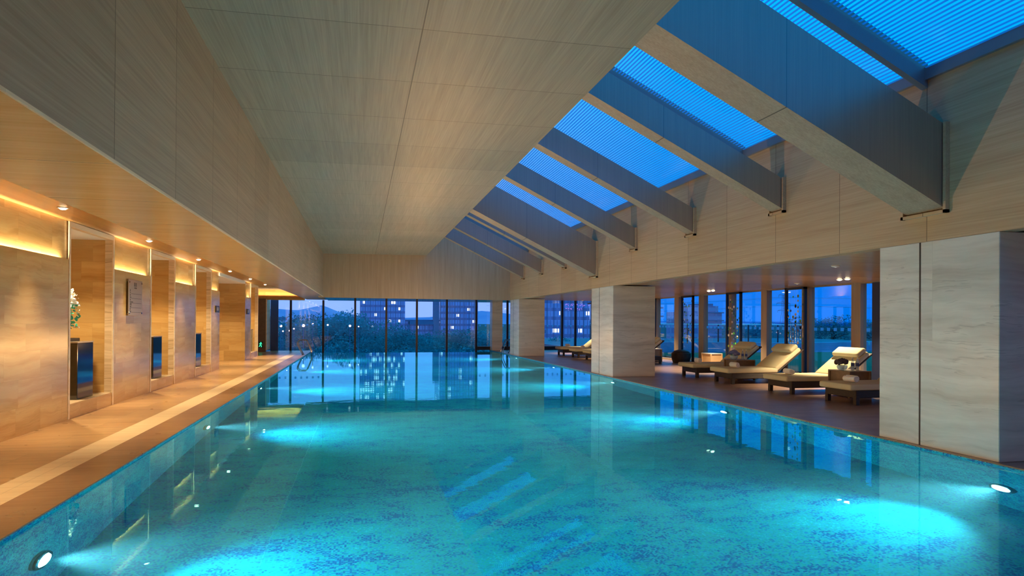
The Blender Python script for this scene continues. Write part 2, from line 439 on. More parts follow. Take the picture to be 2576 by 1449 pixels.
# pool basin
struct('pool_wall', MB().box((CL - 0.42, 1.0, PD), (CL, YE + 0.4, -0.012)), M['mosaic_wall'])
struct('pool_wall', MB().box((PR, 1.0, PD), (FX - 0.001, YE + 0.4, -0.012)), M['mosaic_wall'])
b = MB()
b.box((CL - 0.2, 1.0, PD - 0.2), (PR + 0.2, YE + 0.4, PD))
b.box((CL, 1.0, PD), (PR, 1.2, -0.02)); b.box((CL, YE, PD), (PR, YE + 0.25, ZWAT - 0.012))
struct('pool_basin', b, M['mosaic'])
b = MB().box((CL - 0.001, 1.199, PD - 0.001), (PR + 0.001, YE + 0.2, ZWAT))
wat = b.build('pool_water', M['water']); tag(wat, 'still turquoise water filling the long swimming pool', 'water', kind='stuff')
struct('pool_wall', MB().box((CL - 0.42, YE + 0.4, PD), (CL, YG, -0.012)), M['mosaic_wall'])
struct('pool_wall', MB().box((PR, YE + 0.4, PD), (FX - 0.001, YG, -0.012)), M['mosaic_wall'])
struct('pool_gutter', MB().box((CL, YE + 0.25, -0.9), (PR, YG + 0.3, -0.7)), M['alu_dark'])

# back wall behind the photographer
struct('wall_back', MB().box((-8, YB - 0.2, 0), (XR + 0.4, YB, 7.0)), M['veneer_far'])

# ---- left wall: slab panels between lit alcoves, a corridor mouth and an end bay
ZL = 2.40
panels = [(YB, 11.12), (13.0, 15.06), (16.93, 18.87), (20.80, 21.95), (26.86, 27.84)]
alc = [(11.19, 12.93), (15.13, 16.87), (18.94, 20.74), (27.90, 29.73)]
LEDS = []
for y0, y1 in panels:
    b = MB(); b.box((WL - 0.14, y0, -0.02), (WL - 0.008, y1, ZL - 0.18)); b.box((WL - 0.010, y0, -0.02), (WL, y1, ZL)); struct('wall_left', b, M['stone_left'])
    b = MB(); b.box((WL - 0.3, y0, ZL - 0.25), (WL - 0.026, y1, 3.0))
    struct('wall_left', b, M['stone_left'])
    LEDS.append((y0 + 0.04, y1 - 0.2))
for y0, y1 in alc:
    b = MB()   # deep alcove lining
    b.box((-5.75, y0 - 0.3, 0), (-5.55, y1 + 0.3, 3.0))
    b.box((-5.55, y0 - 0.3, 0), (WL - 0.12, y0 - 0.02, 3.0)); b.box((-5.55, y1 + 0.02, 0), (WL - 0.12, y1 + 0.3, 3.0))
    struct('wall_alcove', b, M['stone_left'])
    b = MB(); b.box((-5.55, y0 - 0.02, -0.02), (WL - 0.004, y1 + 0.02, 0.215)); struct('wall_alcove_plinth', b, M['stone_left'])
    b = MB(); b.box((-5.55, y0 - 0.02, 0.215), (WL - 0.02, y1 + 0.02, 0.22)); struct('trim_2', b, M['stone_pale'])
    struct('ceiling_alcove', MB().box((-5.55, y0 - 0.02, 2.90), (WL - 0.1, y1 + 0.02, 3.0)), M['white_paint'])
    b = MB()   # rough-cut jambs and pale arris frame
    b.box((WL - 0.125, y0 - 0.02, 0.22), (WL - 0.012, y0, 2.9)); b.box((WL - 0.125, y1, 0.22), (WL - 0.012, y1 + 0.02, 2.9))
    b.box((WL - 0.125, y0 - 0.02, 2.901), (WL - 0.012, y1 + 0.02, 2.972))
    struct('trim_3', b, M['stone_frame'])
    b = MB()
    b.box((WL - 0.011, y0 - 0.06, 0.0), (WL + 0.006, y0, 2.9)); b.box((WL - 0.011, y1, 0.0), (WL + 0.006, y1 + 0.06, 2.9))
    b.box((WL - 0.011, y0 - 0.06, 2.9), (WL + 0.006, y1 + 0.06, 2.972))
    struct('trim_4', b, M['stone_pale'])
# corridor mouth
b = MB(); b.box((-7.8, 26.575, -0.02), (WL - 0.001, 26.85, 2.977)); struct('wall_corridor', b, M['stone_left'])
b = MB(); b.box((-8, 21.7, -0.02), (-7.8, 26.85, 3.0)); b.box((-7.8, 21.7, -0.02), (WL - 0.14, 21.95, 3.0)); struct('wall_corridor', b, M['stone_left'])
struct('ceiling_corridor', MB().box((-7.8, 21.95, 2.88), (WL - 0.0, 26.6, 3.0)), M['white_paint'])
# end bay by the far glass
b = MB(); b.box((-5.3, 29.73, -0.02), (-5.1, 33.6, 3.0)); struct('wall_left', b, M['stone_left'])
b = MB(); b.box((-8, 33.6, -0.02), (-4.47, 33.8, 2.56)); struct('wall_end', b, M['dark_wood'])
b = MB(); b.box((-8, 33.72, 2.5), (-2.7, 33.9, 3.0)); struct('wall_end', b, M['stone_left'])
b = MB(); b.box((-8, 33.5, 2.56), (-2.72, 33.72, 2.66)); struct('trim_5', b, M['veneer_recess'])
b = MB(); b.box((-4.7, 33.62, 0.08), (-4.43, 34.85, 2.52)); struct('wall_end', b, M['stone_pale'])

# soffits and ceilings
struct('ceiling_recess', MB().box((-5.8, YB, ZR), (-2.70, 33.9, ZR + 0.12)), M['veneer_recess'])
struct('ceiling_soffit', MB().box((-2.70, YB, ZS), (BX - 0.018, YG + 0.05, ZR + 0.02)), M['veneer_soffit'])
struct('trim_6', MB().box((BX - 0.012, YB, ZS - 0.006), (BX + 0.004, YW, ZS + 0.012)), M['stone_pale'])
struct('wall_bulkhead', MB().box((BX - 0.017, YB, ZS + 0.012), (BX, YW, ZC1 + 0.2)), M['veneer_bulk'])
b = MB().prism([(BX - 0.1, ZC1), (CX, ZC2), (CX, ZC2 + 0.06), (CX - 0.05, ZC2 + 0.12), (BX - 0.1, ZC1 + 0.2)], YB, YW, 'XZ')
struct('ceiling', b, M['veneer_ceil'])
ZGL = lambda x: 4.56 + RS * (FX - x)    # underside of skylight glass
struct('wall_void', MB().box((1.9, YB, ZC2 + 0.1), (2.0, YW, ZGL(1.9) + 0.3)), M['veneer_far'])
# far downstand wall (gable follows the roof)
b = MB().prism([(BX - 0.2, 2.535), (7.0, 2.515), (7.0, 4.5), (1.9, ZGL(1.9) + 0.1), (BX - 0.2, ZGL(1.9) + 0.1)], YW, YW + 0.25, 'XZ')
struct('wall_far', b, M['veneer_far'])
struct('ceiling_far', MB().box((BX, YW + 0.25, 2.545), (XR + 0.4, YG + 0.1, 2.75)), plain('glossy_far_soffit', (0.10, 0.08, 0.07, 1), 0.06, 0, 0.8))
# right fascia and lounge soffit
struct('wall_right', MB().box((FX, YB, 2.52), (FX + 0.22, YW + 0.25, 4.56)), M['veneer_fascia'])
struct('ceiling_lounge', MB().box((FX + 0.22, YB, 2.545), (XR + 0.4, YW + 0.25, 2.75)), M['soffit_right'])

# ---- columns
COLS = [(5.85, 7.56, 8.05), (17.2, 18.95, 8.03), (28.4, 30.15, 7.95)]
for y0, y1, x1 in COLS:
    b = MB(); b.box((FX, y0, 0.0), (x1, y1, 2.519), 0.006, 1)
    c = struct('column', b, M['stone_col'])
    g = MB(); yy = y0 + (y1 - y0) * 0.615
    g.box((FX - 0.002, yy - 0.012, 0.0), (FX + 0.002, yy + 0.012, 2.515)); g.build('shadow_joint', M['black'], c)
b = MB(); b.box((6.72, 34.2, -0.02), (7.27, 34.85, 2.548), 0.005, 1); struct('column', b, M['stone_col'])

# ---- sloping roof beams
def beam(y0, wd, drop):
    zb = lambda x: drop + RS * (FX - x)
    zt = lambda x: 3.87 + RS * (FX - x)
    x0 = 2.0
    b = MB().prism([(FX, zb(FX)), (FX, zt(FX)), (x0, zt(x0)), (x0, zb(x0))], y0, y0 + wd, 'XZ')
    o = struct('beam', b, [M['veneer_beam'], M['veneer_beam_under']])
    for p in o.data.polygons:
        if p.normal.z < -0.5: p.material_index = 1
    b = MB()
    for (ya, yb, za, zb_) in ((y0 - 0.05, y0 - 0.012, drop - 0.05, 3.90), (y0 + wd + 0.012, y0 + wd + 0.05, drop - 0.05, 3.90), (y0 - 0.05, y0 + wd + 0.05, drop - 0.05, drop - 0.012)):
        b.box((FX - 0.06, ya, za), (FX - 0.001, yb, zb_))
    b.build('end_trim', M['veneer_fascia'], o)
beam(6.53, 0.57, 2.875); beam(18.45, 0.57, 2.87)
for y in (0.6, 3.56, 9.62, 12.6, 15.6, 21.5, 24.5, 27.4): beam(y, 0.31, 3.37)

# ---- skylight: glass, rafters, eaves frame and louvre blinds
sk = empty('window_3', (0, 0, 0)); sk['kind'] = 'structure'
def slope_box(mb, xa, xb, ya, yb, d0, d1):
    mb.prism([(xa, ZGL(xa) + d0), (xb, ZGL(xb) + d0), (xb, ZGL(xb) + d1), (xa, ZGL(xa) + d1)], ya, yb, 'XZ')
slope_box(g := MB(), 1.9, FX + 0.2, YB, YW, 0.16, 0.175); g.build('glass_pane', M['glass_clear'], sk)
RAF = [-1.1, 2.85, 6.79, 10.76, 14.6, 18.9, 22.7, 26.7]
for y in RAF:
    slope_box(g := MB(), 1.9, FX - 0.005, y, y + 0.09, -0.16, 0.14); g.build('rafter', M['alu_blue'], sk)
g = MB(); g.box((FX - 0.05, YB, 4.50), (FX + 0.22, YW, 4.66)); g.build('eaves_frame', M['alu_blue'], sk)
t = NT('louvre_slat'); p_ = t.bsdf((0.16, 0.36, 0.62, 1), 0.5, 0.0, 0.3)
tr = t.n('ShaderNodeBsdfTranslucent', None, Color=(0.05, 0.42, 0.95, 1)).outputs[0]
M['slat'] = t.done(t.n('ShaderNodeMixShader', None, i0=0.7, i1=p_, i2=tr).outputs[0])
bays = [YB] + RAF + [YW]
for a, c in zip(bays, bays[1:]):
    g = MB(); x = 2.1
    while x < FX - 0.06:
        z = ZGL(x)
        g.face([(x, a + 0.11, z + 0.05), (x, c - 0.02, z + 0.05), (x + 0.026, c - 0.02, z + 0.04), (x + 0.026, a + 0.11, z + 0.04)])
        x += 0.050
    g.build('louvre_blind', M['slat'], sk)

# ---- far glazing
fg = empty('window_1', (0, 0, 0)); fg['kind'] = 'structure'
MULL = [-5.035, -3.46, -1.885, -0.31, 1.263, 2.838, 4.413, 5.99]
MULR = [7.70, 9.15, 10.78, 11.55]
xs = [-6.6] + MULL + [6.75]
for a, c in zip(xs, xs[1:]):
    z0 = -0.75 if a > CL - 1.2 and c < 6.5 else 0.0
    MB().box((a + 0.03, YG + 0.03, z0), (c - 0.03, YG + 0.045, 2.56)).build('pane', M['glass'], fg)
xs = [7.25] + MULR + [XR]
for a, c in zip(xs, xs[1:]):
    MB().box((a + 0.03, YG + 0.03, 0.2), (c - 0.03, YG + 0.045, 2.56)).build('pane', M['glass'], fg)
for x in MULL + MULR:
    MB().box((x - 0.05, YG - 0.06, -0.75 if CL < x < 6.5 else 0), (x + 0.05, YG + 0.10, 2.56)).build('mullion', M['alu_dark'], fg)
MB().box((6.05, YG - 0.2, 0), (XR, YG + 0.1, 0.19)).build('sill', M['alu_dark'], fg)
g = MB(); g.box((-4.42, YG - 0.08, 0.0), (-4.05, YG + 0.02, 2.55)); g.build('blank_panel', plain('blue_black_panel', (0.02, 0.05, 0.16, 1), 0.4), fg)
def squares(mb, axis, a, c, z, at):
    n = max(1, int(round((c - a) / 0.27))); st = (c - a) / n
    for k in range(n):
        u = a + (k + 0.5) * st
        if axis == 'X': mb.box((u - 0.045, at - 0.003, z - 0.045), (u + 0.045, at, z + 0.045))
        else: mb.box((at - 0.003, u - 0.06, z - 0.042), (at, u + 0.06, z + 0.042))
for a, c in ((-5.0, -3.5), (-3.42, -1.9), (5.99, 6.72), (7.27, 7.65), (9.2, 10.74), (10.84, 11.5), (11.62, 12.3)):
    squares(g := MB(), 'X', a + 0.06, c - 0.06, 1.30, YG + 0.025); g.build('safety_squares', M['frost'], fg)

# ---- right glazing
rg = empty('window_2', (0, 0, 0)); rg['kind'] = 'structure'
PY = [6.6, 8.55, 10.5, 12.48, 14.45, 16.41, 18.39, 20.37, 22.30, 24.27, 26.24, 28.2, 30.2, 32.2, 34.2]
PWID = {14.45: 0.32, 16.41: 0.32, 18.39: 0.3, 20.37: 0.28, 22.30: 0.36, 24.27: 0.36}
for y in PY:
    wv = PWID.get(y, 0.34) / 2
    MB().box((XR - 0.06, y - wv, 0), (XR + 0.12, y + wv, 2.548)).build('post', M['post'], rg)
ys = [YB] + PY + [YG]
for a, c in zip(ys, ys[1:]):
    MB().box((XR + 0.03, a + 0.05, 0.06), (XR + 0.042, c - 0.05, 2.53)).build('pane', M['glass'], rg)
    if c > 9: 
        squares(g := MB(), 'Y', a + 0.2, c - 0.2, 1.35, XR + 0.026); g.build('safety_squares', M['frost'], rg)
for a, c in ((YB, 0.2), ) if False else ():
    pass
MB().box((XR - 0.05, YB, 0), (XR + 0.12, YG, 0.06)).build('sill', M['post'], rg)
MB().box((XR - 0.05, YB, 2.515), (XR + 0.12, YG, 2.548)).build('head_rail', M['post'], rg)
MB().box((XR - 0.08, 13.15, 0.0), (XR + 0.06, 13.88, 2.52)).build('dark_panel', plain('navy_panel', (0.008, 0.015, 0.05, 1), 0.5), rg)

# ================================================================== LIGHTS
def lamp(name, typ, loc, energy, col, rot=(0, 0, 0), **kw):
    d = bpy.data.lights.new(name, typ); d.energy = energy; d.color = col
    for k, v in kw.items(): setattr(d, k, v)
    o = bpy.data.objects.new(name, d); o.location = loc; o.rotation_euler = rot; COL.objects.link(o)
    return o
WARM = (1.0, 0.73, 0.38)
for y0, y1 in LEDS:
    L = y1 - y0
    o = lamp('cove_strip', 'AREA', (0, 0, 0), 40.0 * L, (1.0, 0.80, 0.48), shape='RECTANGLE', size=0.010, size_y=L)
    d_ = Vector((-0.45, 0, 0.89)).normalized(); zx = -d_; yx = Vector((0, 1, 0)); xx = yx.cross(zx)
    o.matrix_world = Matrix(((xx.x, yx.x, zx.x, WL - 0.017), (xx.y, yx.y, zx.y, (y0 + y1) / 2 - 0.05), (xx.z, yx.z, zx.z, ZL - 0.05), (0, 0, 0, 1)))
lamp('cove_strip', 'AREA', (-4.2, 33.6, 2.70), 22, WARM, (R(180), 0, 0), shape='RECTANGLE', size=2.6, size_y=0.05)

# downlights in the recess
def downlight(x, y, z, label, group, energy, col, spot=80, blend=0.7, rad=0.05, ring=M['white'], lens=M['lamp_warm'], tilt=0.0):
    o = empty('downlight', (x, y, z)); tag(o, label, 'light', group)
    MB().lathe([(rad + 0.018, -0.001), (rad + 0.016, -0.008), (rad, -0.008), (rad, 0.0)]).build('trim_ring', ring, o, True)
    MB().lathe([(0.0001, -0.03), (rad * 0.6, -0.024), (rad, -0.006), (rad, -0.002)]).build('lens', lens, o)
    l = lamp('spot_lamp', 'SPOT', (x, y, z - 0.045), energy, col, (0, tilt, 0), spot_size=R(spot), spot_blend=blend, shadow_soft_size=0.03)
    return o
dl = [(-3.86, 2.5, 'behind', 0), (-3.86, 6.2, 'b', 0), (-3.86, 9.86, 'recessed downlight above the blank stone wall left of the first alcove', 1), (-3.86, 13.51, 'lit recessed downlight above the steel directory board', 1),
      (-3.86, 17.35, 'recessed downlight above the stone panel between second and third alcoves', 1), (-3.84, 21.18, 'recessed downlight just before the corridor opening', 1),
      (-3.84, 24.9, 'recessed downlight in front of the corridor opening', 1), (-3.84, 28.6, 'recessed downlight above the last alcove near the far glass', 1)]
for x, y, lb, s in dl:
    if s: downlight(x, y, ZR, lb, 'downlights over the left walkway', 430, WARM, 78, 1.0, tilt=R(-12))
    else: lamp('spot_lamp', 'SPOT', (x, y, ZR - 0.03), 420, WARM, spot_size=R(78), spot_blend=1.0, shadow_soft_size=0.03)
an = ['first', 'second', 'third', 'last']
for (y0, y1), nme in zip(alc, an):
    downlight(-4.62, (y0 + y1) / 2 - 0.3, 2.9, f'tiny spotlight in the white ceiling of the {nme} alcove from the near end', 'alcove spotlights', 330, (1, 0.76, 0.42), 110, 0.9, 0.025)
downlight(-5.0, 24.6, 2.88, 'small spotlight in the white ceiling of the corridor', None, 420, (1, 0.76, 0.42), 130, 0.9, 0.03)

# lounge twin spots; first pair added out of view to light the near column
TW = [(1.4, None), (7.4, None), (13.34, 'over the loungers nearest the grey column'), (19.34, 'over the lounger beside the tan side table'), (25.3, None), (30.15, 'over the far group of loungers')]
for y, lb in TW:
    for k, dy in enumerate((-0.13, 0.13)):
        if lb:
            downlight(10.96, y + dy, 2.545, f'{"nearer" if k == 0 else "farther"} of the twin spotlights {lb}', 'twin ceiling spotlights in the lounge', 420, (1, 0.75, 0.42), 95, 0.6, 0.06)
        else:
            lamp('spot_lamp', 'SPOT', (10.96, y + dy, 2.52), 420, (1, 0.75, 0.42), spot_size=R(95), spot_blend=0.6, shadow_soft_size=0.03)
for x, y, lb in ((8.33, 10.34, 'above the nearest lounger'), (10.99, 15.06, 'above the hanging disc screen'), (10.26, 29.94, 'beside the farthest twin spotlights')):
    o = empty('ceiling_sensor', (x, y, 2.545)); tag(o, f'flat white round ceiling disc {lb}', 'ceiling disc', 'ceiling discs in the lounge')
    MB().lathe([(0.075, 0), (0.07, -0.015), (0.045, -0.022), (0.0001, -0.024)]).build('cover', M['white'], o, True)
    MB().cyl((0, 0, -0.03), 0.015, 0.02, 0.008).build('sensor_eye', M['disc_white'], o)

# underwater lights
UW = [5.75, 11.3, 16.95, 22.6, 28.4]
od = ['nearest', 'second nearest', 'middle', 'second farthest', 'farthest']
for side in (-1, 1):
    for y, nme in zip(UW, od):
        x = CL if side < 0 else PR
        o = empty('pool_light', (x, y, -1.05)); tag(o, f'round underwater light in the {"left" if side < 0 else "right"} tiled pool wall, {nme} of its row', 'pool light', 'underwater pool lights')
        o.rotation_euler = (0, R(90) if side < 0 else R(-90), 0)
        MB().lathe([(0.15, 0.0), (0.15, 0.03), (0.13, 0.05), (0.115, 0.05), (0.115, 0.0)]).build('housing', M['steel'], o, True)
        MB().lathe([(0.115, 0.03), (0.09, 0.055), (0.0001, 0.065)]).build('lens', M['lamp_pool'], o, True)
        lamp('pool_spot', 'SPOT', (x - side * 0.09, y, -1.05), 1150, (0.48, 0.91, 1.0), (0, R(-86) if side < 0 else R(86), 0), spot_size=R(92), spot_blend=1.0, shadow_soft_size=0.08)

for y, e in ((3.2, 65), (9.5, 235), (15.5, 235), (21.5, 235), (27.5, 205)):  # bare orange fill lamps added over the pool, no fixture, to warm the room
    lamp('room_fill', 'POINT', (2.2, y, 0.6), e, (1.0, 0.52, 0.18), shadow_soft_size=0.0)

# ================================================================== LEFT WALL FURNISHINGS
for (y0, y1), nme in zip(alc, an):
    o = empty('display_pedestal', (-4.70, y0 + 0.92 if nme != 'last' else 28.95, 0.22)); tag(o, f'tall black gloss pedestal standing in the {nme} stone alcove', 'pedestal', 'black pedestals in the alcoves')
    MB().box((-0.28, -0.30, 0.0), (0.30, 0.33, 0.90), 0.006, 1).build('plinth_body', M['black_gloss'], o)
    g = MB(); g.box((-0.285, -0.305, 0.90), (0.305, 0.335, 0.925), 0.004, 1); g.build('top_slab', plain('pedestal_top', (0.25, 0.2, 0.15, 1), 0.25), o)
ped = None
# floral sculpture and its dark tray on the first pedestal
o = empty('flower_tray', (-4.68, 12.10, 1.145)); tag(o, 'low black rectangular tray on top of the first pedestal', 'tray')
g = MB(); g.box((-0.12, -0.2, 0.0), (0.12, 0.22, 0.012)); g.build('tray_base', M['black'], o)
g = MB()
for a, c in (((-0.12, -0.2), (-0.108, 0.22)), ((0.108, -0.2), (0.12, 0.22)), ((-0.12, -0.2), (0.12, -0.188)), ((-0.12, 0.208), (0.12, 0.22))): g.box((*a, 0.012), (*c, 0.05))
g.build('tray_rim', M['black'], o)
o = empty('floral_sculpture', (-4.68, 12.16, 1.157)); tag(o, 'upright arrangement of white petals and teal leaves on the first pedestal', 'flower arrangement')
g = MB().tube([(0, 0, 0), (0.01, 0.02, 0.25), (-0.01, 0.06, 0.5), (0, 0.1, 0.8)], 0.008); g.build('stem', M['petal_green'], o, True)
def petals(mb, zr, n, spread, r):
    for _ in range(n):
        z = rnd.uniform(*zr); k = 0.5 + 0.5 * math.sin((z - 0.18) * 7)
        a = rnd.uniform(0, 6.28); d = rnd.uniform(0.02, spread) * (0.6 + 0.4 * k)
        p = Vector((math.cos(a) * d, 0.06 + math.sin(a) * d * 1.2, z))
        s = r * rnd.uniform(0.6, 1.3)
        m = Matrix.Translation(p) @ Matrix.Rotation(rnd.uniform(0, 6.28), 4, Vector((rnd.random() - .5, rnd.random() - .5, rnd.random() - .5)).normalized())
        pts = [m @ Vector(q) for q in ((-s, 0, 0), (-s * .4, s * .6, s * .2), (s * .5, s * .55, s * .25), (s, 0, 0), (s * .5, -s * .55, s * .2), (-s * .4, -s * .6, s * .15))]
        mb.face(pts)
    return mb
petals(petals(MB(), (0.55, 0.86), 90, 0.17, 0.04), (0.2, 0.6), 45, 0.16, 0.025).build('petals', M['petal_white'], o)['kind'] = 'stuff'
petals(MB(), (0.2, 0.62), 90, 0.15, 0.035).build('leaves', M['petal_green'], o)['kind'] = 'stuff'

# directory board
o = empty('directory_board', (WL + 0.002, 14.0, 1.92)); tag(o, 'brushed steel directory board with five ruled text lines on the stone wall', 'sign')
pl = MB().box((0.03, -0.40, -0.34), (0.042, 0.40, 0.34), 0.003, 1).build('plate', M['brushed'], o)
for a in (-0.35, 0.35):
    for c in (-0.29, 0.29):
        MB().cyl((0, a, c), 0.016, 0.016, 0.052, 12, 'X').build('standoff', M['steel'], o)
g = MB()
def glyph(mb, y, z, s, x=0.0435):
    """one small dense written character (illegible in the photograph)"""
    for k in range(3): mb.box((x - 0.002, y, z + s * (0.12 + k * 0.34)), (x, y + s * 0.8, z + s * (0.12 + k * 0.34) + s * 0.1))
    for k in range(2): mb.box((x - 0.002, y + s * (0.12 + 0.46 * k), z), (x, y + s * (0.24 + 0.46 * k), z + s))
for k in range(2): glyph(g, -0.09 + k * 0.085, 0.215, 0.075)
for k in range(5): glyph(g, -0.075 + k * 0.03, 0.175, 0.022)
for i, n in enumerate((1, 1, 1, 2, 1)):
    z = 0.115 - i * 0.088
    for k in range(n): glyph(g, -0.32 + k * 0.05, z, 0.042)
    for k in range((2, 3, 7, 3, 3)[i]): glyph(g, -0.32 + k * 0.026, z - 0.030, 0.018)
    g.box((0.0415, -0.24 if i < 2 else -0.30, z - 0.044), (0.0435, 0.34, z - 0.038))
g.build('lettering', M['sign_ink'], pl)
for y, lb in ((21.55, 'small dark room sign on the stone panel just before the corridor'), (27.1, 'small dark room sign on the stone panel just beyond the corridor')):
    o = empty('room_sign', (WL + 0.002, y, 1.84)); tag(o, lb, 'sign', 'small room signs')
    MB().box((0.0, -0.24, -0.1), (0.03, 0.24, 0.1), 0.004, 1).build('plate', plain('sign_bronze', (0.07, 0.055, 0.04, 1), 0.35, 0.4), o)
    g = MB()
    for k in range(2): glyph(g, -0.12 + k * 0.12, -0.045, 0.1, 0.0325)
    g.build('lettering', M['white'], o)
o = empty('exit_sign', (-4.70, 33.598, 0.35)); tag(o, 'small green glowing running man exit sign low on the dark end wall', 'sign')
MB().box((-0.12, -0.02, -0.15), (0.12, 0.0, 0.15), 0.005, 1).build('case', plain('exit_case', (0.02, 0.05, 0.03, 1), 0.4), o)
g = MB()
g.cyl((0.02, -0.028, 0.09), 0.028, 0.028, 0.006, 12, 'Y')
for p0, p1 in (((0.015, 0.06), (-0.01, -0.02)), ((0.015, 0.05), (0.07, 0.02)), ((0.01, 0.05), (-0.055, 0.035)), ((-0.01, -0.02), (0.05, -0.06)), ((0.05, -0.06), (0.03, -0.12)), ((-0.01, -0.02), (-0.06, -0.1))):
    g.tube([(p0[0], -0.024, p0[1]), (p1[0], -0.024, p1[1])], 0.016, 6)
g.build('running_figure', M['exit_green'], o)

# ================================================================== POOL HANDRAILS
def handrail(side, label):
    s = side
    o = empty('pool_handrail', (CL if s < 0 else FX, 30.75, 0)); tag(o, label, 'handrail')
    def path(y):
        P = [(-0.11, 0.0), (-0.17, 0.12), (-0.26, 0.30), (-0.325, 0.45), (-0.335, 0.55), (-0.28, 0.62), (-0.18, 0.655), (0.02, 0.65), (0.07, 0.60), (0.15, 0.42), (0.235, 0.2), (0.25, 0.14), (0.25, -0.55)]
        return [(-s * x, y, z) for x, z in P]
    for y in (-0.25, 0.25):
        rl = MB().tube(path(y), 0.021, 12).build('rail', M['steel'], o, True)
        MB().lathe([(0.05, 0), (0.05, 0.01), (0.022, 0.016)], (s * 0.11, y, 0.0)).build('foot_flange', M['steel'], rl, True)
    for z in (-0.25, -0.5):
        MB().box((-s * 0.25 - 0.03, -0.25, z - 0.012), (-s * 0.25 + 0.03, 0.25, z + 0.012), 0.004, 1).build('step', M['steel'], o)
handrail(-1, 'looped steel pool handrail at the far left corner of the pool')
handrail(1, 'looped steel pool handrail at the far right corner of the pool')

# ================================================================== LOUNGERS
def make_lounger():
    o = empty('sun_lounger', (0, 0, 0))
    hw = 0.42
    g = MB(); g.box((0.03, -hw, 0.13), (1.92, hw, 0.27), 0.01, 1)
    g.build('wicker_base', M['wicker'], o)
    for x in (0.03, 1.84):
        for y in (-hw, hw - 0.08):
            MB().box((x, y, 0.0), (x + 0.08, y + 0.08, 0.15), 0.005, 1).build('leg', M['wicker'], o)
    g = MB(); g.box((-0.10, -hw - 0.015, 0.27), (1.30, hw + 0.015, 0.385), 0.035, 4); g.build('seat_cushion', M['cushion'], o, True)
    m = Matrix.Translation((1.28, 0, 0.30)) @ Matrix.Rotation(R(-37), 4, 'Y')
    g = MB(); g.box((0.0, -hw, -0.035), (0.93, hw, 0.0), 0.006, 1, m=m); g.build('backrest_frame', M['wicker'], o)
    g = MB(); g.box((0.0, -hw - 0.01, 0.0), (0.86, hw + 0.01, 0.11), 0.035, 4, m=m); g.build('back_cushion', M['cushion'], o, True)
    g = MB(); g.box((0.60, -hw + 0.01, 0.105), (0.87, hw - 0.01, 0.215), 0.05, 5, m=m); g.build('head_pillow', M['cushion'], o, True)
    for y in (-0.3, 0.3):
        MB().tube([m @ Vector((0.62, y, -0.02)), (1.45, y, 0.25)], 0.014, 8).build('support_strut', M['black'], o)
    return o
GL = 'cream cushioned loungers along the right deck'
proto = make_lounger()
LG = [(8.86, 10.9, 'cream cushioned lounger nearest the camera, its head hidden by the big grey column', 0),
      (8.86, 12.77, 'second nearest cream lounger, lit bright yellow at its headrest behind the flower bowl', 0),
      (8.86, 15.08, 'cream lounger in front of the hanging disc screen, third from the nearest', 0),
      (8.93, 16.98, 'cream lounger fourth from the nearest, behind the table with blue flowers', 0),
      (8.86, 22.95, 'cream lounger whose raised head shows just right of the middle column', 0),
      (8.86, 25.15, 'wicker lounger foot peeking out left of the middle column', 0),
      (8.86, 26.95, 'cream lounger second from the far glass, with a towel at its knee', 0),
      (8.84, 28.98, 'cream lounger closest to the far glass wall', 0)]
LOUNGE = []
for i, (x, y, lb, a) in enumerate(LG):
    o = proto if i == 0 else copy_tree(proto)
    o.location = (x, y, 0); tag(o, lb, 'lounger', GL); LOUNGE.append(o)

# rolled towels
def make_towel():
    o = empty('rolled_towel', (0, 0, 0))
    # spiral roll, axis along local Y
    n = 60; turns = 3.2; L = 0.30
    prof = []
    for k in range(n + 1):
        a = k / n * turns * 2 * math.pi
        r = 0.012 + 0.058 * k / n
        prof.append((r * math.cos(a), r * math.sin(a)))
    g = MB(); bm = g.bm
    ys = [-L / 2, -L / 2 + 0.015, 0, L / 2 - 0.015, L / 2]
    sh = [0.93, 1.0, 1.0, 1.0, 0.93]
    rows = [[bm.verts.new((x * s * 1.12, y, z * s)) for x, z in prof] for y, s in zip(ys, sh)]
    for a, c in zip(rows, rows[1:]):
        for k in range(n): bm.faces.new([a[k], a[k + 1], c[k + 1], c[k]])
    w_ = g.build('towel_wrap', M['towel'], o, True)
    sm = w_.modifiers.new('thick', 'SOLIDIFY'); sm.thickness = 0.016; sm.offset = -1
    sb = w_.modifiers.new('sub', 'SUBSURF'); sb.levels = 1; sb.render_levels = 1
    MB().cyl((0, -L / 2 + 0.02, 0), 0.05, 0.05, L - 0.04, 20, 'Y').build('towel_core', M['towel'], o, True)
    return o
tp = make_towel()
TL = [(9.14, 10.92, 0, 'rolled white towel on the nearest lounger'), (9.15, 12.82, 1, 'rolled white towel on the second nearest lounger'),
      (9.21, 15.08, 2, 'rolled white towel on the lounger before the disc screen'), (9.24, 16.98, 3, 'rolled white towel on the lounger behind the blue flowers'),
      (9.25, 26.95, 6, 'rolled white towel on the lounger just left of the middle column'), (9.22, 28.98, 7, 'rolled white towel on the lounger closest to the far glass')]
for i, (x, y, k, lb) in enumerate(TL):
    o = tp if i == 0 else copy_tree(tp)
    o.location = (x, y, 0.385 + 0.07); o.rotation_euler = (0, R(40 * i), R(rnd.uniform(-8, 8))); tag(o, lb, 'towel', 'rolled white towels on the loungers')

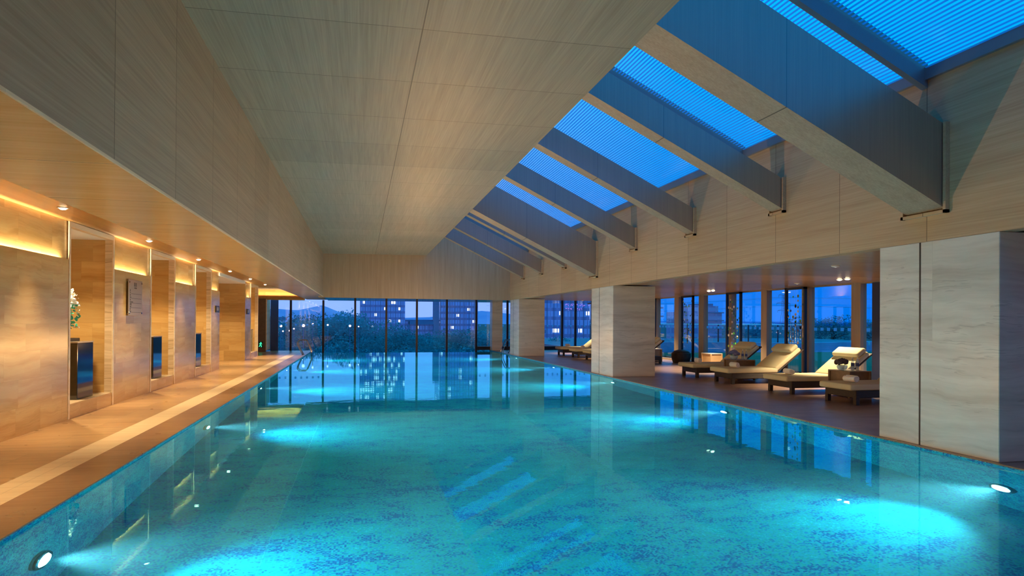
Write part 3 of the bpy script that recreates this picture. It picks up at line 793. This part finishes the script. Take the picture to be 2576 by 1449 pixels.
# side tables
def table(x0, x1, y0, y1, hgt, mat, label, top=None):
    o = empty('side_table', ((x0 + x1) / 2, (y0 + y1) / 2, 0)); tag(o, label, 'side table', 'box side tables in the lounge')
    a, c = (x1 - x0) / 2, (y1 - y0) / 2
    MB().box((-a, -c, hgt - 0.025), (a, c, hgt), 0.004, 1).build('table_top', top or mat, o)
    MB().box((-a + 0.03, -c + 0.03, 0.02), (a - 0.03, c - 0.03, hgt - 0.025)).build('inner_panels', mat, o)
    for sx_ in (-1, 1):
        for sy_ in (-1, 1):
            MB().box((sx_ * a, sy_ * c, 0), (sx_ * (a - 0.045), sy_ * (c - 0.045), hgt - 0.025), 0.003, 1).build('leg', mat, o)
table(9.62, 10.14, 11.52, 12.16, 0.54, M['table_wood'], 'dark wood box side table between the two nearest loungers')
table(9.62, 10.18, 15.66, 16.28, 0.53, M['table_wood'], 'dark wood box side table carrying the blue flowers')
table(11.65, 12.1, 20.55, 21.2, 0.46, M['table_orange'], 'tan box side table standing against a window post', M['white'])
table(10.75, 11.3, 23.55, 24.1, 0.5, M['table_orange'], 'tan side table behind the lounger right of the middle column', M['white'])
table(10.9, 11.4, 16.0, 16.25, 0.42, M['table_wood'], 'low dark side table behind the table with blue flowers')

# flower bowls
def bowl(x, y, z, mat, label):
    o = empty('flower_bowl', (x, y, z)); tag(o, label, 'flower arrangement', 'flower bowls on the side tables')
    MB().lathe([(0.045, 0.0), (0.085, 0.025), (0.105, 0.065), (0.10, 0.105), (0.094, 0.105), (0.098, 0.065), (0.08, 0.03), (0.0001, 0.012)]).build('glass_bowl', M['vessel'], o, True)
    MB().lathe([(0.0001, 0.014), (0.076, 0.032), (0.094, 0.065), (0.094, 0.07), (0.0001, 0.07)]).build('water_fill', M['glass'], o, True)
    g = MB(); r2 = random.Random(int(x * 100))
    for k in range(46):
        a = r2.uniform(0, 6.28); e = r2.uniform(0, 1) ** 0.7
        g.ico((math.cos(a) * 0.125 * e, math.sin(a) * 0.125 * e, 0.14 + 0.075 * (1 - e * e) + r2.uniform(-0.012, 0.012)), r2.uniform(0.04, 0.056), (1, 1, 0.85), 1)
    fl = g.build('blossoms', mat, o, True)
    g = MB()
    for k in range(7):
        a = k * 0.9; g.tube([(0.02 * math.cos(a), 0.02 * math.sin(a), 0.02), (0.07 * math.cos(a), 0.07 * math.sin(a), 0.14)], 0.004, 6)
    g.build('stems', M['petal_green'], o)
bowl(9.72, 11.86, 0.54, M['flower_dark'], 'glass bowl of dark dried blossoms on the nearest side table')
bowl(9.74, 15.98, 0.53, M['flower_blue'], 'glass bowl of blue violet blossoms on the second side table')

# water bottles
def bottle(x, y, z, label):
    o = empty('water_bottle', (x, y, z)); tag(o, label, 'bottle', 'small water bottles on the side tables')
    MB().lathe([(0.028, 0), (0.031, 0.006), (0.031, 0.15), (0.028, 0.175), (0.013, 0.215), (0.012, 0.24)]).build('body', M['vessel'], o, True); bd = o.children[0]
    MB().lathe([(0.0318, 0.085), (0.0322, 0.087), (0.0322, 0.15), (0.0318, 0.152)]).build('label_band', M['cap_blue'], bd, True)
    MB().lathe([(0.0305, 0.004), (0.0305, 0.08), (0.0001, 0.08)]).build('drink', M['glass'], o, True)
    MB().cyl((0, 0, 0.238), 0.0145, 0.0145, 0.026, 14).build('cap', M['white'], o, True)
bottle(9.97, 11.86, 0.54, 'left of the two water bottles on the nearest side table')
bottle(10.04, 11.80, 0.54, 'right of the two water bottles on the nearest side table')
bottle(10.0, 15.98, 0.53, 'left of the two water bottles beside the blue flowers')
bottle(10.07, 15.92, 0.53, 'right of the two water bottles beside the blue flowers')

# hanging disc screens
DM = [plain('disc_green', (0.10, 0.42, 0.03, 1), 0.3), plain('disc_dark_green', (0.01, 0.10, 0.07, 1), 0.3), plain('disc_navy', (0.02, 0.06, 0.22, 1), 0.3), plain('disc_pale', (0.75, 0.66, 0.58, 1), 0.3), plain('disc_olive', (0.16, 0.22, 0.02, 1), 0.3)]
for (ya, yb, lb) in ((16.2, 17.1, 'behind the third lounger'), (19.42, 20.3, 'behind the fourth lounger'), (22.62, 23.54, 'above the dark rounded basket'), (25.9, 26.7, 'beside the right edge of the middle column')):
    o = empty('disc_screen', (12.1, (ya + yb) / 2, 0)); tag(o, f'dark framed screen of hanging coloured discs {lb}', 'screen', 'hanging disc screens')
    c = (yb - ya) / 2
    g = MB(); g.box((-0.04, -c, 0), (0.04, -c + 0.06, 2.53)); g.box((-0.04, c - 0.06, 0), (0.04, c, 2.53)); g.box((-0.04, -c, 2.47), (0.04, c, 2.53)); g.box((-0.04, -c, 0), (0.04, c, 0.05))
    g.build('frame', M['alu_dark'], o)
    r2 = random.Random(int(ya * 10)); g = MB(); cols = []
    ny = 7
    for k in range(ny):
        y = -c + 0.12 + (2 * c - 0.24) * k / (ny - 1)
        g.tube([(0, y, 0.05), (0, y, 2.48)], 0.0015, 4); cols.append(y)
    g.build('strings', M['steel'], o)
    for k in range(46):
        y = r2.choice(cols); z = r2.uniform(0.7, 2.36); rad = r2.uniform(0.026, 0.044)
        g = MB(); g.cyl((-0.004, y, z), rad, rad, 0.006, 14, 'X'); g.build('disc', r2.choice(DM), o)
o = empty('wicker_basket', (11.75, 22.9, 0)); tag(o, 'dark rounded wicker basket standing before the third disc screen', 'basket')
MB().lathe([(0.30, 0), (0.36, 0.2), (0.36, 0.36), (0.33, 0.38)]).build('basket_body', M['wicker'], o, True)
MB().lathe([(0.33, 0.38), (0.26, 0.45), (0.12, 0.49), (0.0001, 0.5)]).build('lid', M['wicker'], o, True)

# ================================================================== OUTSIDE
GZ = -6.0
struct('ground', MB().box((-900, YG + 1.5, GZ - 0.5), (1500, 2600, GZ)), plain('dusk_ground', (0.05, 0.07, 0.07, 1), 0.9, var=0.4, vs=0.2))
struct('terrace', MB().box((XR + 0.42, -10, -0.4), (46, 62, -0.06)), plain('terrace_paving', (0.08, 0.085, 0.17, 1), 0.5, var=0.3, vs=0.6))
o = MB().box((XR + 1.2, 5, -0.06), (30, 31, -0.02)).build('lawn', plain('lawn_green', (0.03, 0.10, 0.035, 1), 0.9, var=0.5, vs=30)); tag(o, 'dark green lawn strip outside the right hand windows', 'lawn', kind='stuff')
# low curved pale wall across the terrace
g = MB(); pts = [(13.2 + k * 0.9, 32 + 0.9 * math.sin(k * 0.42) + 0.03 * k) for k in range(36)]
for (x0, y0), (x1, y1) in zip(pts, pts[1:]):
    g.prism([(x0, y0), (x1, y1), (x1, y1 + 0.6), (x0, y0 + 0.6)], -0.06, 0.46, 'XY')
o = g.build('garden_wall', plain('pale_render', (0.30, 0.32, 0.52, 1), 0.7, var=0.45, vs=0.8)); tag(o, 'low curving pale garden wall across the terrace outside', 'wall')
# glass balustrade
o = empty('balustrade', (13.5, 38, 0)); tag(o, 'glass balustrade with a pale top rail on the terrace outside', 'balustrade')
MB().tube([(0, 0, 1.42), (15, 0, 1.42)], 0.03, 8).build('top_rail', plain('rail_white', (0.8, 0.85, 0.9, 1), 0.4), o)
MB().box((0, -0.01, 0.02), (15, 0.01, 1.40)).build('glass_panel', M['glass'], o)
for k in range(8):
    MB().box((k * 2.13, -0.03, -0.06), (k * 2.13 + 0.07, 0.03, 1.4)).build('post', M['alu_dark'], o)

# trees
def leaf_mat(name, c1, c2):
    t = NT(name); f_ = t.noise(t.obj(), 1.6, 4)
    col = t.mix(f_, c1, c2)
    d = t.bsdf(col, 0.7, 0, 0.2)
    tl = t.n('ShaderNodeBsdfTranslucent', None, Color=c2).outputs[0]
    return t.done(t.n('ShaderNodeMixShader', None, i0=0.3, i1=d, i2=tl).outputs[0])
M['leaf'] = leaf_mat('leaf_green', (0.02, 0.18, 0.24, 1), (0.06, 0.42, 0.52, 1))
M['leaf2'] = leaf_mat('leaf_dark', (0.012, 0.11, 0.17, 1), (0.035, 0.27, 0.34, 1))
M['bark'] = plain('bark', (0.05, 0.04, 0.035, 1), 0.9)
def make_tree(seed, rad, hgt, mat, n=6500, ls=0.115):
    r2 = random.Random(seed)
    o = empty('leafy_tree', (0, 0, 0))
    g = MB(); g.tube([(0, 0, 0), (0.1, 0, hgt * 0.35), (-0.05, 0.1, hgt * 0.75)], [0.22, 0.16, 0.06], 8)
    for k in range(6):
        a = k * 1.05; g.tube([(0, 0, hgt * (0.3 + 0.05 * k)), (math.cos(a) * rad * .6, math.sin(a) * rad * .6, hgt * (0.5 + 0.06 * k))], [0.08, 0.02], 6)
    g.build('trunk', M['bark'], o)
    g = MB()
    blobs = [(r2.gauss(0, rad * .48), r2.gauss(0, rad * .48), hgt * r2.uniform(0.22, 0.86), rad * r2.uniform(0.3, 0.5)) for _ in range(22)]
    for _ in range(n):
        bx, by, bz, br_ = r2.choice(blobs)
        v = Vector((r2.gauss(0, 1), r2.gauss(0, 1), r2.gauss(0, 1))).normalized() * br_ * r2.uniform(0.75, 1.05)
        p = Vector((bx, by, bz)) + v
        if p.z < 0.2: p.z = 0.2
        m = Matrix.Translation(p) @ Matrix.Rotation(r2.uniform(0, 6.28), 4, Vector((r2.random() - .5, r2.random() - .5, r2.random() - .5)).normalized())
        s = ls * r2.uniform(0.6, 1.3)
        g.face([m @ Vector(q) for q in ((-s, 0, 0), (0, -s * .5, 0), (s, 0, 0), (0, s * .5, 0))])
    g.build('foliage', mat, o, norm=False)
    return o
tA = make_tree(1, 3.0, 6.6, M['leaf']); tB = make_tree(2, 2.6, 5.8, M['leaf'], 5500); tC = make_tree(3, 3.2, 5.4, M['leaf2'])
TG = 'belt of trees outside the far glass'
trees = [(-9.2, 62, 6.3, 'A'), (-6.3, 58, 6.5, 'A'), (-3.6, 62, 7.1, 'A'), (-1.0, 58, 7.2, 'B'), (-4.8, 54, 5.6, 'C'), (1.2, 60, 6.6, 'A'), (-7.8, 52, 5.2, 'B'),
         (3.4, 57, 5.2, 'C'), (5.9, 60, 5.3, 'B'), (8.3, 57, 5.4, 'C'), (11.2, 60, 5.6, 'B'), (0.4, 51, 4.9, 'C'), (4.9, 50, 4.4, 'C'), (9.3, 50, 4.5, 'B'), (13.5, 56, 5.6, 'A'),
         (2.0, 48, 4.4, 'B'), (7.2, 47, 4.2, 'C'), (-2.4, 49, 4.8, 'B'),
         (-12.0, 67, 6.4, 'A'), (-9.6, 69, 6.5, 'C'), (-7.2, 67, 6.5, 'A'), (-5.0, 69, 6.7, 'C'), (-2.6, 67, 6.8, 'A'), (-0.2, 68, 6.6, 'C'), (2.2, 67, 5.7, 'A'), (4.8, 68, 5.3, 'C'), (7.2, 67, 5.3, 'A'), (9.8, 68, 5.3, 'C'), (12.4, 67, 5.4, 'A'), (-5.6, 48, 4.9, 'C'), (5.0, 46.5, 4.0, 'A')]
used = set()
SRC = {'A': tA, 'B': tB, 'C': tC}; HB = {'A': 6.6, 'B': 5.8, 'C': 5.4}
for x, y, ht, k in trees:
    o = SRC[k] if k not in used else copy_tree(SRC[k]); used.add(k)
    o.location = (x, y, GZ + 0.0 if False else -4.6); s = (ht - 0.3) / HB[k] ; o.scale = (1.15, 1.15, s); o.rotation_euler = (0, 0, rnd.uniform(0, 6.28))
    tag(o, 'dark leafy tree in the dense belt outside the far glass wall', 'tree', TG)
struct('garden_bank', MB().box((-40, 44, GZ), (40, 72, -4.55)), plain('bank_soil', (0.03, 0.06, 0.04, 1), 0.9))
# trees on the right horizon
for k in range(14):
    o = copy_tree(tC if k % 2 else tB)
    x = 62 + k * 4.6; y = 92 - k * 5.2 + rnd.uniform(-4, 4)
    o.location = (x, y, -2.3); s = rnd.uniform(0.75, 1.0); o.scale = (1.5, 1.5, s * (0.9 if k not in (7, 8, 9) else 1.12)); o.rotation_euler = (0, 0, rnd.uniform(0, 6.28))
    tag(o, 'dark leafy tree in the low line beyond the terrace outside', 'tree', 'low tree line beyond the terrace')
# mountain
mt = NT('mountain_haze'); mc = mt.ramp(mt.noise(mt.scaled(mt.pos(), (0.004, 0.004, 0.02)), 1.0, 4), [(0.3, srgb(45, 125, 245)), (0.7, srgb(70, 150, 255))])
M['hill'] = mt.done(mt.n('ShaderNodeMixShader', None, i0=0.25, i1=mt.n('ShaderNodeEmission', None, Color=mc, Strength=1.0).outputs[0], i2=mt.bsdf((0.1, 0.2, 0.3, 1), 0.9)).outputs[0])  # distance haze put in as blue glow of the slope itself
ridge = [(-700, 30), (-420, 42), (-292, 43.8), (-244, 40), (-222, 40.2), (-187, 47.7), (-165, 53), (-142, 58.3), (-121, 52), (-100, 43), (-82, 35.7), (-55, 33), (-23, 23), (73, 12), (250, 18), (380, 36), (450, 43.5), (494, 39.4), (640, 26), (900, 9), (1300, 3), (1700, 2)]
g = MB(); rs_ = [(x, 2500.0, z) for x, z in ridge]
for (x0, _, z0), (x1, _, z1) in zip(rs_, rs_[1:]):
    g.face([(x0, 2500, z0), (x1, 2500, z1), (x1 * 0.93, 2150, GZ), (x0 * 0.93, 2150, GZ)])
    g.face([(x0, 2500, z0), (x1, 2500, z1), (x1, 2800, GZ), (x0, 2800, GZ)])
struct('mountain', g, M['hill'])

# buildings
def facade(name, base, fl, bay, litp, hi=0.05, lit=(1.0, 0.95, 0.85, 1), glassc=(0.10, 0.26, 0.62, 1), s=2.0):
    t = NT(name); p = t.obj(); sp = t.n('ShaderNodeSeparateXYZ', None, Vector=p)
    hx = t.math('ADD', sp.outputs[0], sp.outputs[1])
    fz = t.math('FRACT', t.math('DIVIDE', sp.outputs[2], fl)); fx = t.math('FRACT', t.math('DIVIDE', hx, bay))
    win = t.math('MULTIPLY', t.math('GREATER_THAN', fz, 0.38), t.math('GREATER_THAN', fx, 0.22))
    cell = t.n('ShaderNodeCombineXYZ', None, X=t.math('FLOOR', t.math('DIVIDE', hx, bay * 0.95)), Y=t.math('FLOOR', t.math('DIVIDE', sp.outputs[2], fl)), Z=3.0).outputs[0]
    wnz = t.n('ShaderNodeTexWhiteNoise', {'noise_dimensions': '3D'}, Vector=cell).outputs[0]
    col = t.mix(win, base, glassc)
    e = t.math('MULTIPLY', t.math('MULTIPLY', win, t.math('GREATER_THAN', fz, 0.55)), t.math('GREATER_THAN', wnz, t.math('SUBTRACT', 1 - litp, t.math('MULTIPLY', t.math('GREATER_THAN', sp.outputs[2], 18.5), hi))))
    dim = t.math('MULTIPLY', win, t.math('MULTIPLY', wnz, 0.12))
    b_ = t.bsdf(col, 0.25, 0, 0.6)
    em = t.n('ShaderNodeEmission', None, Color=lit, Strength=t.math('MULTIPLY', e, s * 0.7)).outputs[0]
    em2 = t.n('ShaderNodeEmission', None, Color=(0.12, 0.3, 0.9, 1), Strength=t.math('ADD', dim, 0.13)).outputs[0]  # blue dusk light on the whole facade put in as a faint glow
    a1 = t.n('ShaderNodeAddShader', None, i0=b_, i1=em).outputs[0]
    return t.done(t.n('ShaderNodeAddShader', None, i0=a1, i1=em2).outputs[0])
FA = facade('tower_facade', (0.05, 0.12, 0.38, 1), 2.75, 1.1, 0.09, 0.26)
FB = facade('dark_facade', (0.04, 0.10, 0.32, 1), 2.75, 1.3, 0.05)
FC = facade('flats_facade', (0.16, 0.26, 0.45, 1), 2.9, 3.2, 0.03, glassc=(0.05, 0.1, 0.25, 1))
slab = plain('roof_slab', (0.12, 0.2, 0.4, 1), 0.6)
def block(name, x0, x1, y0, y1, z1, mat, label, cat='building', fins=True):
    o = empty(name, (x0, y0, GZ)); tag(o, label, cat)
    MB().box((0, 0, 0), (x1 - x0, y1 - y0, z1 - GZ)).build('facade', mat, o)
    MB().box((-0.3, -0.3, z1 - GZ), (x1 - x0 + 0.3, y1 - y0 + 0.3, z1 - GZ + 0.7)).build('roof', slab, o)
    if fins:
        g = MB(); k = 0.0
        while k < x1 - x0: 
            g.box((k, -0.25, 2), (k + 0.12, 0, z1 - GZ)); k += 2.2
        g.build('fins', slab, o)
    return o
block('office_tower', -0.6, 19.1, 300, 322, 48, FA, 'glass office tower with lit windows left of centre in the far view')
block('office_tower', 34.9, 52.2, 300, 322, 48, FB, 'dark glass office tower right of centre in the far view')
o = block('office_podium', 19.3, 34.7, 304, 322, 1.6, FB, 'low flat block joining the two office towers')
g = MB(); g.box((31.9 - 19.3, -3.5, 0), (34.4 - 19.3, 0, 32)); g.box((1.5, -3.5, 6.2), (12.6, -2.5, 7.6)); g.box((1.2, -3.5, 0), (1.8, -2.5, 7.6)); g.build('portal_frame', slab, o)
block('office_block', 54.5, 62.0, 200, 214, 12, FA, 'blue office block with banded windows seen left of the middle column')
o = block('office_block', 62.2, 73.5, 200, 214, 12, FB, 'blue office block with pink lit lettering seen left of the middle column')
pk = emit('led_pink', (0.55, 0.25, 0.95, 1), 1.3); g = MB(); r2 = random.Random(5)
for row, (z, n) in enumerate(((12.6, 14), (11.3, 9))):
    for k in range(n):
        if (k + row) % 5 == 4: continue
        for q in range(4):
            a, c = r2.uniform(0, 0.45), r2.uniform(0, 0.7); g.box((0.4 + k * 0.75 + a, -0.4, z + c), (0.4 + k * 0.75 + a + r2.uniform(.1, .25), -0.3, z + c + 0.12))
g.build('led_lettering', pk, o)
# apartment house with stepped roof and balconies
o = empty('apartment_house', (102.2, 200, GZ)); tag(o, 'stepped apartment house silhouette beyond the terrace between window posts', 'building')
MB().box((0, 0, 0), (15.2, 10, 11.2)).build('facade', FC, o)
MB().box((4.0, 0, 11.2), (13.8, 10, 13.2)).build('upper_storey', FC, o); MB().box((7.5, 1, 13.2), (12.5, 9, 14.0)).build('roof', slab, o)
for k in range(4):
    MB().box((7.8, -1.0, 3.0 + k * 2.6), (15.4, 0, 3.35 + k * 2.6)).build('balcony', slab, o)
o = empty('balcony_tower', (64.5, 150, GZ)); tag(o, 'dark flats with projecting balconies just right of the middle column', 'building')
MB().box((0, 0, 0), (6.6, 9, 13.2)).build('facade', FC, o)
for k in range(5):
    MB().box((6.6, 0.2, 2.6 + k * 2.1), (7.8, 3, 3.0 + k * 2.1)).build('balcony', slab, o)
block('low_house', -23, -17, 150, 160, 1.6, facade('pale_house', (0.5, 0.55, 0.75, 1), 2.4, 1.4, 0.25, 0), 'small pale house with lights at the left edge of the far view', fins=False)
block('low_house', 29.8, 33.5, 120, 126, -0.6, facade('pale_kiosk', (0.45, 0.5, 0.8, 1), 2.4, 2.6, 0.2, 0), 'small pale house left of the far stone column', fins=False)
# pylon
o = empty('power_pylon', (140.6, 200, GZ)); tag(o, 'lattice power pylon beyond the terrace', 'pylon')
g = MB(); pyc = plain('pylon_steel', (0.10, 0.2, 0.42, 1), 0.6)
H_ = 17.4
for sx_ in (-1, 1):
    for sy_ in (-1, 1):
        g.tube([(sx_ * 1.5, sy_ * 1.5, 0), (sx_ * 0.38, sy_ * 0.38, 11.5), (sx_ * 0.25, sy_ * 0.25, H_)], 0.07, 4)
for k in range(10):
    z0, z1 = k * 1.7, (k + 1) * 1.7; wd0 = 1.5 - 1.12 * min(1, z0 / 11.5); wd1 = 1.5 - 1.12 * min(1, z1 / 11.5)
    g.tube([(-wd0, -wd0, z0), (wd1, -wd1, z1)], 0.045, 4); g.tube([(wd0, -wd0, z0), (-wd1, -wd1, z1)], 0.045, 4)
g.build('lattice_tower', pyc, o)
for z, L in ((17.2, 1.8), (14.4, 2.6), (11.9, 2.2)):
    g = MB(); g.tube([(-L, 0, z), (L, 0, z)], 0.07, 4); g.tube([(-L, 0, z), (0, 0, z + 0.7)], 0.05, 4); g.tube([(L, 0, z), (0, 0, z + 0.7)], 0.05, 4)
    g.tube([(-L, 0, z), (-L, 0, z - 0.7)], 0.05, 4); g.tube([(L, 0, z), (L, 0, z - 0.7)], 0.05, 4)
    g.build('cross_arm', pyc, o)
for i, (dx, z) in enumerate(((-1.8, 10.5), (1.8, 10.5), (-2.6, 7.7), (2.6, 7.7))):
    g = MB(); P0 = Vector((140.6 + dx, 200, z))
    for sgn, end in ((1, Vector((230 + dx, 90, z - 1))), (-1, Vector((60, 320, z - 1)))):
        g.tube([P0.lerp(end, k / 12) - Vector((0, 0, 6 * (k / 12) * (1 - k / 12))) for k in range(13)], 0.03, 4)
    tag(g.build('power_line', pyc), 'thin sagging power line strung from the lattice pylon', 'cable', 'power lines on the pylon')
for x, y, z1, lb in ((128, 140, 6.5, 'thin mast standing beyond the terrace right of the wide window'), (75, 60, 1.9, 'slim lamp post behind the terrace wall in the wide window')):
    o = empty('mast', (x, y, -4)); tag(o, lb, 'mast')
    MB().tube([(0, 0, 0), (0, 0, z1 + 4)], [0.14, 0.07], 6).build('pole', pyc, o); MB().box((-0.6, -0.05, z1 + 3.3), (0.6, 0.05, z1 + 3.4)).build('cross_arm', pyc, o)
# street lamps
LP = emit('street_glow', (1.0, 0.72, 0.78, 1), 3.0)
for i, (x, z, r_) in enumerate(((-14.6, .5, .2), (-14.25, -.46, .13), (-15.2, -.68, .14), (-13.1, -.37, .12), (-12.3, 0, .13), (-10.6, .6, .25), (-8.9, .9, .16), (-6.2, .74, .16), (-2.1, .58, .2), (-.5, .46, .12))):
    o = empty('street_lamp', (x, 130 if z > 0.3 else 46 + 0 * i, 0)); 
    if True:
        o.location = (x * 42.5 / 130, 42.5, 0); z = 1.5 + (z - 1.5) * 42.5 / 130; r_ *= 0.36
    tag(o, 'small glowing street lamp among the trees outside the far glass', 'lamp', 'street lamps outside the far glass')
    MB().ball((0, 0, z), r_).build('globe', LP, o, True)
    MB().tube([(0, 0, -5.9), (0, 0, z - r_ * 0.9)], max(0.015, r_ * 0.25), 6).build('pole', pyc, o)

for m_ in bpy.data.materials:
    m_.cycles.emission_sampling = 'NONE'
# ------------------------------------------------------------------ render look
scene.view_settings.view_transform = 'Standard'
scene.view_settings.look = 'None'
scene.view_settings.exposure = 0.0
cy = scene.cycles
cy.max_bounces = 10; cy.diffuse_bounces = 5; cy.glossy_bounces = 5; cy.transmission_bounces = 6; cy.transparent_max_bounces = 12
cy.sample_clamp_indirect = 60.0; cy.blur_glossy = 0.5
cy.use_denoising = True
